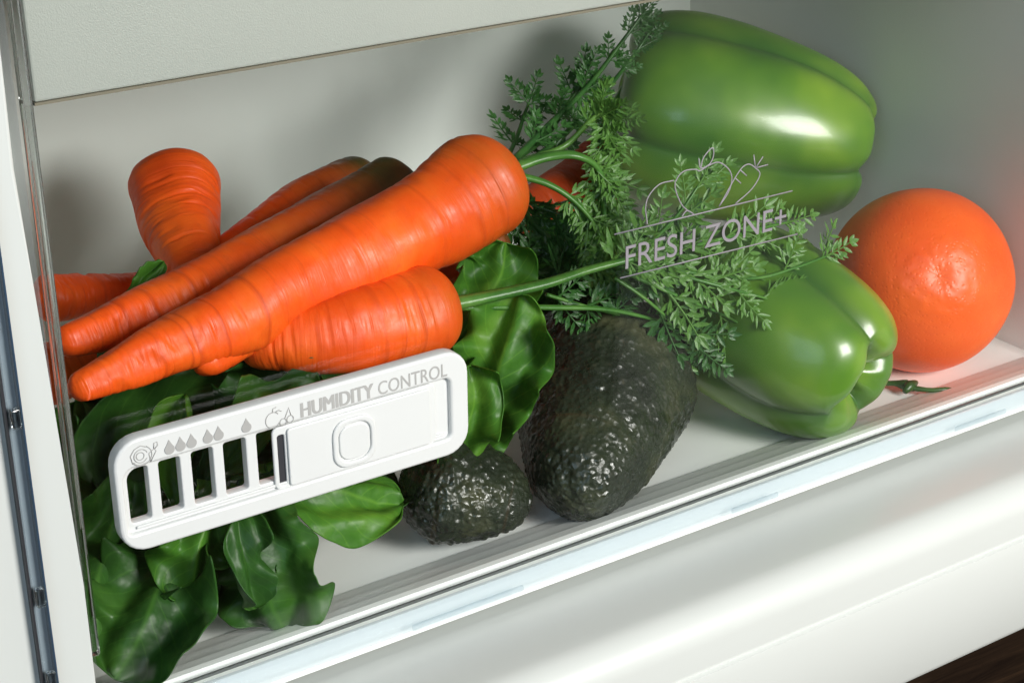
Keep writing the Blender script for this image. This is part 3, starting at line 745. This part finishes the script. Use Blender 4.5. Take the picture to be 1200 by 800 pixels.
# ------------------------------------------------------------------ lettuce
def leaf_mesh(name, pts, half_w, nrm, seed, ruffle=.006, cup=.2, nu=96, nv=64, freq=4.0, tipw=.35, basew=.25, wmax=.62, nrm2=None, curl=.2, fold=.13):
    cl = catmull(pts, nu); V, Fc, U, Vv = [], [], [], []
    n0 = Vector(nrm).normalized(); n1 = Vector(nrm2).normalized() if nrm2 is not None else n0
    L = sum((cl[i + 1] - cl[i]).length for i in range(nu - 1))
    for i in range(nu):
        u = i / (nu - 1); t = (cl[min(i + 1, nu - 1)] - cl[max(i - 1, 0)]).normalized()
        n = n0.lerp(n1, u); n = (n - t * n.dot(t)).normalized(); s = t.cross(n)
        if u < wmax: w = basew + (1 - basew) * math.sin(PI / 2 * u / wmax) ** 1.2
        else: w = math.sqrt(max(0, 1 - ((u - wmax) / (1 - wmax)) ** 2.2))
        w = max(w, .02)
        for j in range(nv):
            v = -1 + 2 * j / (nv - 1); sg = 1 if v > 0 else -1; a = abs(v)
            we = w * (1 + .07 * noise.noise(Vector((u * 3.2, sg * 5, seed))) + .03 * noise.noise(Vector((u * 9, sg * 3, seed))))
            x = v * half_w * we
            ph = seed * 1.7 + sg * .9
            ru = ruffle * (a ** 2.4) * (math.sin(2 * PI * freq * u + ph) + .35 * math.sin(2 * PI * freq * 1.9 * u + ph * 2.3)) * min(1, w * 1.6)
            ru2 = ruffle * .25 * (a ** 2.4) * math.cos(2 * PI * freq * u + ph) * min(1, w * 1.6)
            lo = .0022 * noise.noise(Vector((u * 2.6, v * 1.8, seed * 3)))
            lo += fold * half_w * w * math.sin(v * PI * 2.3 + seed + 1.2 * math.sin(u * 3 + seed)) * (1 - .35 * a)
            q = cl[i] + s * x
            lo += .0011 * noise.noise(q * 95 + Vector((seed * 5, 0, 0))) + .0005 * noise.noise(q * 240)
            cr = curl * half_w * max(0, a - .62) ** 2 * 5 * (1 + .8 * math.sin(2 * PI * 1.3 * u + ph)) * min(1, w * 1.5)
            V.append(cl[i] + s * (x - sg * abs(cr) * .5) + n * (cup * half_w * v * v * we + ru + lo + cr) + t * ru2); U.append(u); Vv.append(v)
    for i in range(nu - 1):
        for j in range(nv - 1):
            q = i * nv + j; Fc.append((q, q + 1, q + nv + 1, q + nv))
    me = mesh_from(name, V, Fc); set_attr(me, 'leaf_u', U); set_attr(me, 'leaf_v', Vv); return me
def leaf(root, mt, *a, **k):
    o = child('leaf', leaf_mesh('leaf', *a, **k), mt, root)
    md = o.modifiers.new('thickness', 'SOLIDIFY'); md.thickness = .0004; md.offset = 0
    return o
head = thing('lettuce', 'dark green ruffled lettuce head behind and below the white plate', 'lettuce', (.03, .06, 0))
UP = Vector((0, 0, 1)); BK = Vector((0, -1, .25))
# upper leaves rising behind the plate
leaf(head, M_LETTUCE, [P(150, 610, .070), P(158, 535, .085), P(195, 475, .095), P(272, 428, .10)], .028, NC + Vector((.2, 0, .3)), 1, .0065, .25, freq=3.2)
leaf(head, M_LETTUCE, [P(270, 610, .050), P(300, 540, .062), P(330, 470, .070), P(338, 404, .072)], .023, NC + Vector((-.2, 0, .2)), 2, .0065, .35, freq=3.2)
leaf(head, M_LETTUCE_B, [P(215, 610, .040), P(213, 550, .050), P(214, 505, .055), P(216, 462, .058)], .009, NC + Vector((-.4, 0, .2)), 3, .002, 1.0, freq=1.5)
leaf(head, M_LETTUCE, [P(235, 575, .040), P(285, 520, .044), P(325, 485, .050), P(378, 458, .055)], .0125, NC + Vector((0, 0, .6)), 4, .006, .7, freq=2.4)
leaf(head, M_LETTUCE, [P(180, 640, .060), P(130, 575, .075), P(105, 525, .09), P(92, 470, .10)], .028, NC + Vector((.5, 0, 0)), 5, .005, .2, freq=1.6)
leaf(head, M_LETTUCE, [P(300, 600, .075), P(350, 520, .090), P(400, 470, .098), P(430, 420, .10)], .030, NC, 12, .006, .2, freq=3.2)
leaf(head, M_LETTUCE, [P(140, 560, .105), P(190, 500, .11), P(230, 450, .115), P(270, 410, .12)], .040, NC, 16, .005, .1, freq=1.6)
leaf(head, M_LETTUCE, [P(560, 420, .115), P(620, 360, .118), P(690, 310, .122), P(760, 270, .125)], .026, NC + Vector((0, 0, .3)), 17, .004, .1, freq=1.6)
# lower leaves: hanging below the plate
leaf(head, M_LETTUCE, [P(292, 560, .036), P(302, 630, .022), P(316, 690, .015), P(332, 738, .014)], .0215, NC + Vector((-.35, 0, .1)), 6, .0055, -.25, freq=2.9, basew=.45, wmax=.68)
leaf(head, M_LETTUCE, [P(272, 570, .030), P(282, 630, .0175), P(288, 675, .014), P(300, 712, .0135)], .0085, NC + Vector((.75, 0, .1)), 18, .004, .5, freq=1.8, basew=.6, wmax=.6)
leaf(head, M_LETTUCE_B, [P(252, 565, .034), P(236, 625, .024), P(226, 668, .021), P(222, 700, .022)], .0135, NC + Vector((.55, 0, .0)), 7, .004, -.5, freq=2.6, basew=.5)
leaf(head, M_LETTUCE, [P(212, 600, .048), P(196, 670, .030), P(172, 735, .016), P(135, 796, .010)], .0225, NC + Vector((-.15, 0, .35)), 8, .0062, .45, freq=3.0, basew=.5, wmax=.7)
leaf(head, M_LETTUCE, [P(150, 560, .060), P(122, 640, .045), P(108, 700, .032), P(112, 765, .022)], .024, NC + Vector((.6, 0, .1)), 9, .0062, .35, freq=3.0)
leaf(head, M_LETTUCE, [P(185, 600, .065), P(165, 650, .06), P(150, 700, .055), P(155, 745, .05)], .032, NC, 14, .004, .1, freq=1.5)
leaf(head, M_LETTUCE, [P(262, 560, .055), P(255, 620, .042), P(246, 665, .036), P(240, 700, .036)], .026, NC, 24, .005, .1, freq=1.6, basew=.7)
leaf(head, M_LETTUCE, [P(140, 640, .062), P(170, 560, .075), P(230, 520, .085), P(300, 500, .09)], .032, NC, 25, .005, .15, freq=1.6, basew=.7)
# flat leaf under the plate
leaf(head, M_LETTUCE_B, [P(270, 560, .040), P(340, 570, .033), P(410, 580, .030), P(472, 588, .030)], .018, NC + Vector((0, .3, .9)), 10, .005, -.15, freq=1.7)
leaf(head, M_LETTUCE, [P(290, 545, .055), P(350, 550, .052), P(420, 556, .05), P(470, 570, .05)], .022, UP + BK * .5, 15, .003, -.1, freq=2.0)
# bright leaf between the short carrot and the big avocado
bright = thing('lettuce_leaf', 'bright green ruffled lettuce leaf between the short carrot and the big avocado', 'lettuce leaf', P(560, 520, .05))
leaf(bright, M_LETTUCE_B, [P(548, 540, .050), P(570, 480, .046), P(590, 420, .046), P(610, 345, .052)], .0190, NC + Vector((-.25, 0, .1)), 21, .0060, .15, freq=4.2, basew=.6)
leaf(bright, M_LETTUCE_B, [P(520, 420, .062), P(555, 370, .068), P(585, 325, .075), P(592, 285, .08)], .0170, NC + Vector((.2, 0, .1)), 22, .005, .15, freq=3.4, basew=.6)
leaf(bright, M_LETTUCE_B, [P(530, 540, .038), P(545, 505, .036), P(556, 470, .036), P(552, 428, .040)], .0120, NC + Vector((.2, 0, .0)), 23, .005, .3, freq=2.0, basew=.6)
small = thing('lettuce_leaf', 'small green leaf tip showing above the carrots near the standing carrot', 'lettuce leaf', P(175, 322, .13))
leaf(small, M_LETTUCE_B, [P(150, 345, .125), P(165, 332, .125), P(178, 320, .126), P(192, 306, .128)], .0042, NC + Vector((.3, 0, .3)), 31, .0008, .3, nu=24, nv=14)
